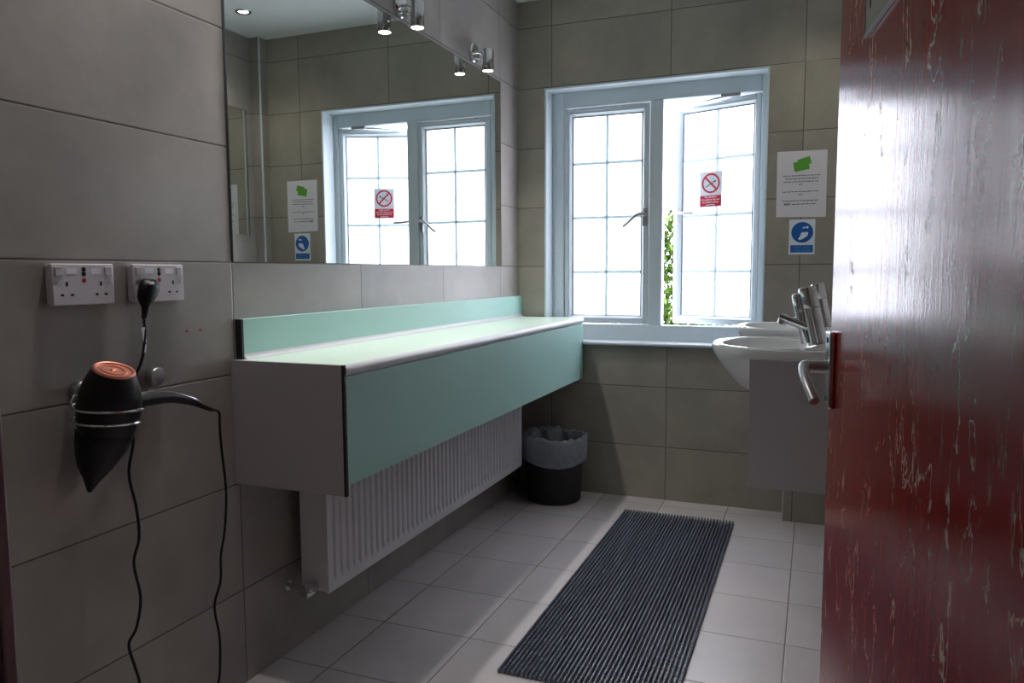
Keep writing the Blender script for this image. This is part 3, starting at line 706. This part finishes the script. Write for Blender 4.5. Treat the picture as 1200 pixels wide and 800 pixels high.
# ------------------------------------------------------------------ notices on the window wall
def face(x, z, d=0.0): return Matrix.Translation((x, L-d, z)) @ Matrix.Rotation(R(90), 4, 'X')
no = thing('paper_notice', 'white paper notice with a green logo beside the window', 'notice', (1.375, L, 1.38))
MB().poly([(1.268, L-0.0006, 1.383), (1.2665, L-0.0012, 1.678), (1.4785, L-0.0012, 1.676), (1.4795, L-0.0006, 1.379)], (0, -0.0008, 0)).build('sheet', m_paper, no, smooth=False)
b = MB(); T_ = Matrix.Translation((1.374, 0, 1.614)) @ Matrix.Rotation(R(-10), 4, 'Y')
b.box(-0.036, 0.028, L-0.0028, L-0.0021, -0.024, 0.018, T_)
T2 = Matrix.Translation((1.380, 0, 1.622)) @ Matrix.Rotation(R(-16), 4, 'Y')
b.box(-0.022, 0.032, L-0.0031, L-0.0024, -0.012, 0.022, T2); b.build('green_logo', m_green, no, smooth=False)
rnd = random.Random(3)
def bars(b, z, x0, x1, h=0.0032, lo=0.006, hi=0.017):
    x = x0
    while x < x1-0.004:
        w_ = min(rnd.uniform(lo, hi), x1-x); b.box(x, x+w_, L-0.0026, L-0.0021, z-h/2, z+h/2); x += w_+0.0034
for block in (((1.567, 1.318, 1.452), (1.5535, 1.304, 1.444), (1.540, 1.296, 1.443), (1.5275, 1.361, 1.383)), ((1.4955, 1.294, 1.449), (1.4835, 1.361, 1.383)), ((1.455, 1.294, 1.444), (1.4395, 1.334, 1.440))):
    b = MB()
    for z, xa, xb_ in block: bars(b, z, xa, xb_)
    b.build('fine_print', m_ink, no, smooth=False)
text_mesh('lettering', 'Please', 0.0085, face(1.305, 1.567, 0.0024), m_ink, no, bold=0.0003)
text_mesh('lettering', 'NOT', 0.0125, face(1.315, 1.4395, 0.0024), m_ink, no, bold=0.0006)

bs = thing('hand_washing_sign', 'small blue and white hand washing sign below the paper notice', 'sign', (1.381, L, 1.21))
MB().box(1.326, 1.437, L-0.0016, L-0.0002, 1.212, 1.371).build('sign_plate', m_signw, bs, bevel=0.0004)
xc, zc = 1.3825, 1.312
MB().lathe([(0.0465, 0.0), (0.0465, 0.0006)], (xc, L-0.0016, zc), (0, -1, 0), 48).build('blue_disc', m_blue, bs)
MB().box(1.3335, 1.430, L-0.0022, L-0.0016, 1.2215, 1.2545).build('blue_panel', m_blue, bs)
b = MB(); yy = L-0.0022
def P2(pts): return [(xc+u, yy, zc+v) for u, v in pts]
b.poly(P2([(-.018,-.028), (-.010,-.020), (-.004,-.002), (.004,.002), (.010,-.002), (.018,.003), (.026,-.002), (.024,-.014), (.012,-.024), (.002,-.030), (-.010,-.035)]), (0, -0.0005, 0))
b.poly(P2([(.000,.020), (.006,.025), (.018,.025), (.022,.029), (.026,.026), (.026,.017), (.021,.018), (.016,.019), (.006,.019), (.003,.016)]), (0, -0.0005, 0))
b.build('hands_symbol', m_signw, bs, smooth=False)
text_mesh('lettering', 'Now wash', 0.013, face(xc, 1.245, 0.0022), m_pale, bs, width=0.060)
text_mesh('lettering', 'your hands', 0.013, face(xc, 1.2315, 0.0022), m_pale, bs, width=0.072)

# no smoking sign stuck to the open sash
MS = M2 @ Matrix.Translation((-0.262, 0.0222, 1.5475))          # local: x right, z up, faces -y
ns = thing('no_smoking_sign', 'red and white no smoking sign stuck on the open window pane', 'sign', M=MS)
def onsign(bm, name, m, par, **k):
    o = bm.build(name, m, None, world=MS.copy(), **k); attach(o, par); return o
onsign(MB().box(-0.060, 0.060, -0.0060, -0.0048, -0.090, 0.085), 'sign_plate', m_signw, ns, smooth=False)
onsign(MB().box(-0.056, 0.056, -0.0068, -0.0060, -0.086, -0.033), 'red_panel', m_signr, ns, smooth=False)
b = MB(); n_ = 48; rings = []
for (r0, y0) in ((0.0400, -0.0060), (0.0400, -0.0067), (0.0485, -0.0067), (0.0485, -0.0060)):
    rings.append([(r0*math.cos(2*math.pi*k/n_), y0, 0.0275+r0*math.sin(2*math.pi*k/n_)) for k in range(n_)])
b.loft(rings, False, False)
Tb = Matrix.Translation((0, 0, 0.0275)) @ Matrix.Rotation(R(45), 4, 'Y')
b.box(-0.043, 0.043, -0.0072, -0.0062, -0.0042, 0.0042, Tb)
onsign(b, 'prohibition_ring', m_signr, ns)
b = MB(); Tc = Matrix.Translation((0, 0, 0.022)) @ Matrix.Rotation(R(-28), 4, 'Y')
b.box(-0.030, 0.018, -0.0064, -0.0060, -0.0015, 0.0015, Tc); b.box(-0.030, 0.018, -0.0064, -0.0060, 0.0045, 0.0060, Tc); b.box(0.020, 0.031, -0.0064, -0.0060, -0.0015, 0.0060, Tc)
for k in range(4): b.box(0.010+0.005*k, 0.013+0.005*k, -0.0064, -0.0060, 0.011+0.003*k, 0.0125+0.003*k, Tc)
onsign(b, 'cigarette_symbol', m_ink, ns, smooth=False)
for i, (s, w_) in enumerate((('No smoking', 0.062), ('It is against the law', 0.098), ('to smoke in these', 0.086), ('premises', 0.046))):
    text_mesh('lettering', s, 0.012, MS @ Matrix.Translation((0, -0.0069, -0.0405-0.0125*i)) @ Matrix.Rotation(R(90), 4, 'X'), m_signw, ns, width=w_, bold=0.0002)

# ------------------------------------------------------------------ red door
th = R(8.2); sx, sy = math.sin(th), -math.cos(th)
MD = Matrix(((sx, -sy, 0, 1.467), (sy, sx, 0, 1.225), (0, 0, 1, 0), (0, 0, 0, 1)))   # local x: free edge to hinge, y: into the leaf
door = MB().box(0, 0.772, 0, 0.044, 0.006, 2.03).build('door_1', m_door, world=MD, bevel=0.002)
struct(door, 'scuffed glossy red door standing open on the right', 'door')
lh = MB().box(0.010, 0.044, -0.0085, 0.0005, 0.936, 1.049).build('handle_plate', m_chrome, door, bevel=0.003, bseg=3, world=MD)
b = MB(); b.cyl((0.028, -0.007, 0.997), (0.028, -0.038, 0.997), 0.0100, 0.0085, 20)
gp = smooth_path([(0.026, -0.034, 0.9985), (0.031, -0.040, 0.997), (0.046, -0.0425, 0.991), (0.075, -0.041, 0.976), (0.102, -0.035, 0.957)], 5)
b.tube(gp, [0.0085]*6+[0.0078]*8+[0.0072]*7, 14)
b.build('lever', m_satin, lh, world=MD)
b = MB()
for z in (0.950, 1.036): b.lathe([(0.0042, 0.0), (0.0042, 0.0008), (0.002, 0.0012)], (0.027, -0.0085, z), (0, -1, 0), 14)
b.build('screw', m_dark, lh, world=MD)
pq = MB().box(0.186, 0.586, -0.0035, 0.0, 1.420, 1.72).build('door_plaque', m_plaque, door, bevel=0.0008, world=MD)
b = MB()
b.box(0.186, 0.586, -0.0045, -0.0005, 1.4185, 1.4215); b.box(0.1845, 0.1875, -0.0045, -0.0005, 1.4185, 1.72); b.build('plaque_rim', m_satin, pq, world=MD)
b = MB()
def stroke(x0, z0, x1, z1, w=0.0025):
    d = Vector((x1-x0, 0, z1-z0)).normalized(); nn = Vector((-d.z, 0, d.x))*w
    a_, c_ = Vector((x0, -0.0041, z0)), Vector((x1, -0.0041, z1))
    b.poly([a_+nn, c_+nn, c_-nn, a_-nn], (0, 0.0006, 0))
stroke(0.212, 1.446, 0.212, 1.458); stroke(0.212, 1.458, 0.190, 1.484, 0.003); stroke(0.212, 1.458, 0.236, 1.484, 0.003); stroke(0.199, 1.475, 0.226, 1.475)
b.build('emblem', m_dark, pq, smooth=False, world=MD)

# ------------------------------------------------------------------ camera
f = 885.79; yaw, pit, rol = 0.38032684, 0.09120285, -0.00477011
fw = Vector((-math.sin(yaw)*math.cos(pit), math.cos(yaw)*math.cos(pit), -math.sin(pit)))
rt = Vector((math.cos(yaw), math.sin(yaw), 0)); up = rt.cross(fw)
rx = rt*math.cos(rol) + up*math.sin(rol); ux = up*math.cos(rol) - rt*math.sin(rol)
cam = bpy.data.cameras.new('camera'); co = bpy.data.objects.new('camera', cam); C.objects.link(co)
cam.sensor_width = 36; cam.lens = f/1200*36; cam.clip_start = 0.02
co.matrix_world = Matrix(((rx.x, ux.x, -fw.x, 1.44230), (rx.y, ux.y, -fw.y, 0), (rx.z, ux.z, -fw.z, 1.13728), (0, 0, 0, 1)))
SC.camera = co

# ------------------------------------------------------------------ light
wd = bpy.data.worlds.new('sky'); SC.world = wd; wd.use_nodes = True
bg = wd.node_tree.nodes['Background']; bg.inputs['Color'].default_value = (0.94, 0.95, 1.08, 1); bg.inputs['Strength'].default_value = 12.0
def spot(x, y, z, e, size, blend, col=(1.0, 0.95, 0.90), r=0.02):
    l = bpy.data.lights.new('lamp_light', 'SPOT'); l.energy = e; l.spot_size = R(size); l.spot_blend = blend; l.color = col; l.shadow_soft_size = r
    o = bpy.data.objects.new('lamp_light', l); C.objects.link(o); o.location = (x, y, z)
for y in (1.87, 2.51, 3.15): spot(0.075, y, 2.018, 20, 112, 0.8)
spot(1.385, 3.28, H-0.012, 9, 120, 0.9, (1.0, 0.92, 0.76))
spot(0.20, 1.38, H-0.012, 33, 100, 0.9)
spot(1.1, -0.6, H-0.012, 5, 150, 0.9)  # added corridor fill, lifts the end panel, cabinet side and dryer

SC.view_settings.view_transform = 'Standard'; SC.view_settings.look = 'None'
SC.view_settings.exposure = 0.0; SC.view_settings.gamma = 1.0; SC.view_settings.use_curve_mapping = False
SC.cycles.max_bounces = 12; SC.cycles.diffuse_bounces = 6; SC.cycles.glossy_bounces = 6; SC.cycles.transmission_bounces = 8; SC.cycles.transparent_max_bounces = 8
SC.cycles.sample_clamp_indirect = 6.0; SC.cycles.use_denoising = True
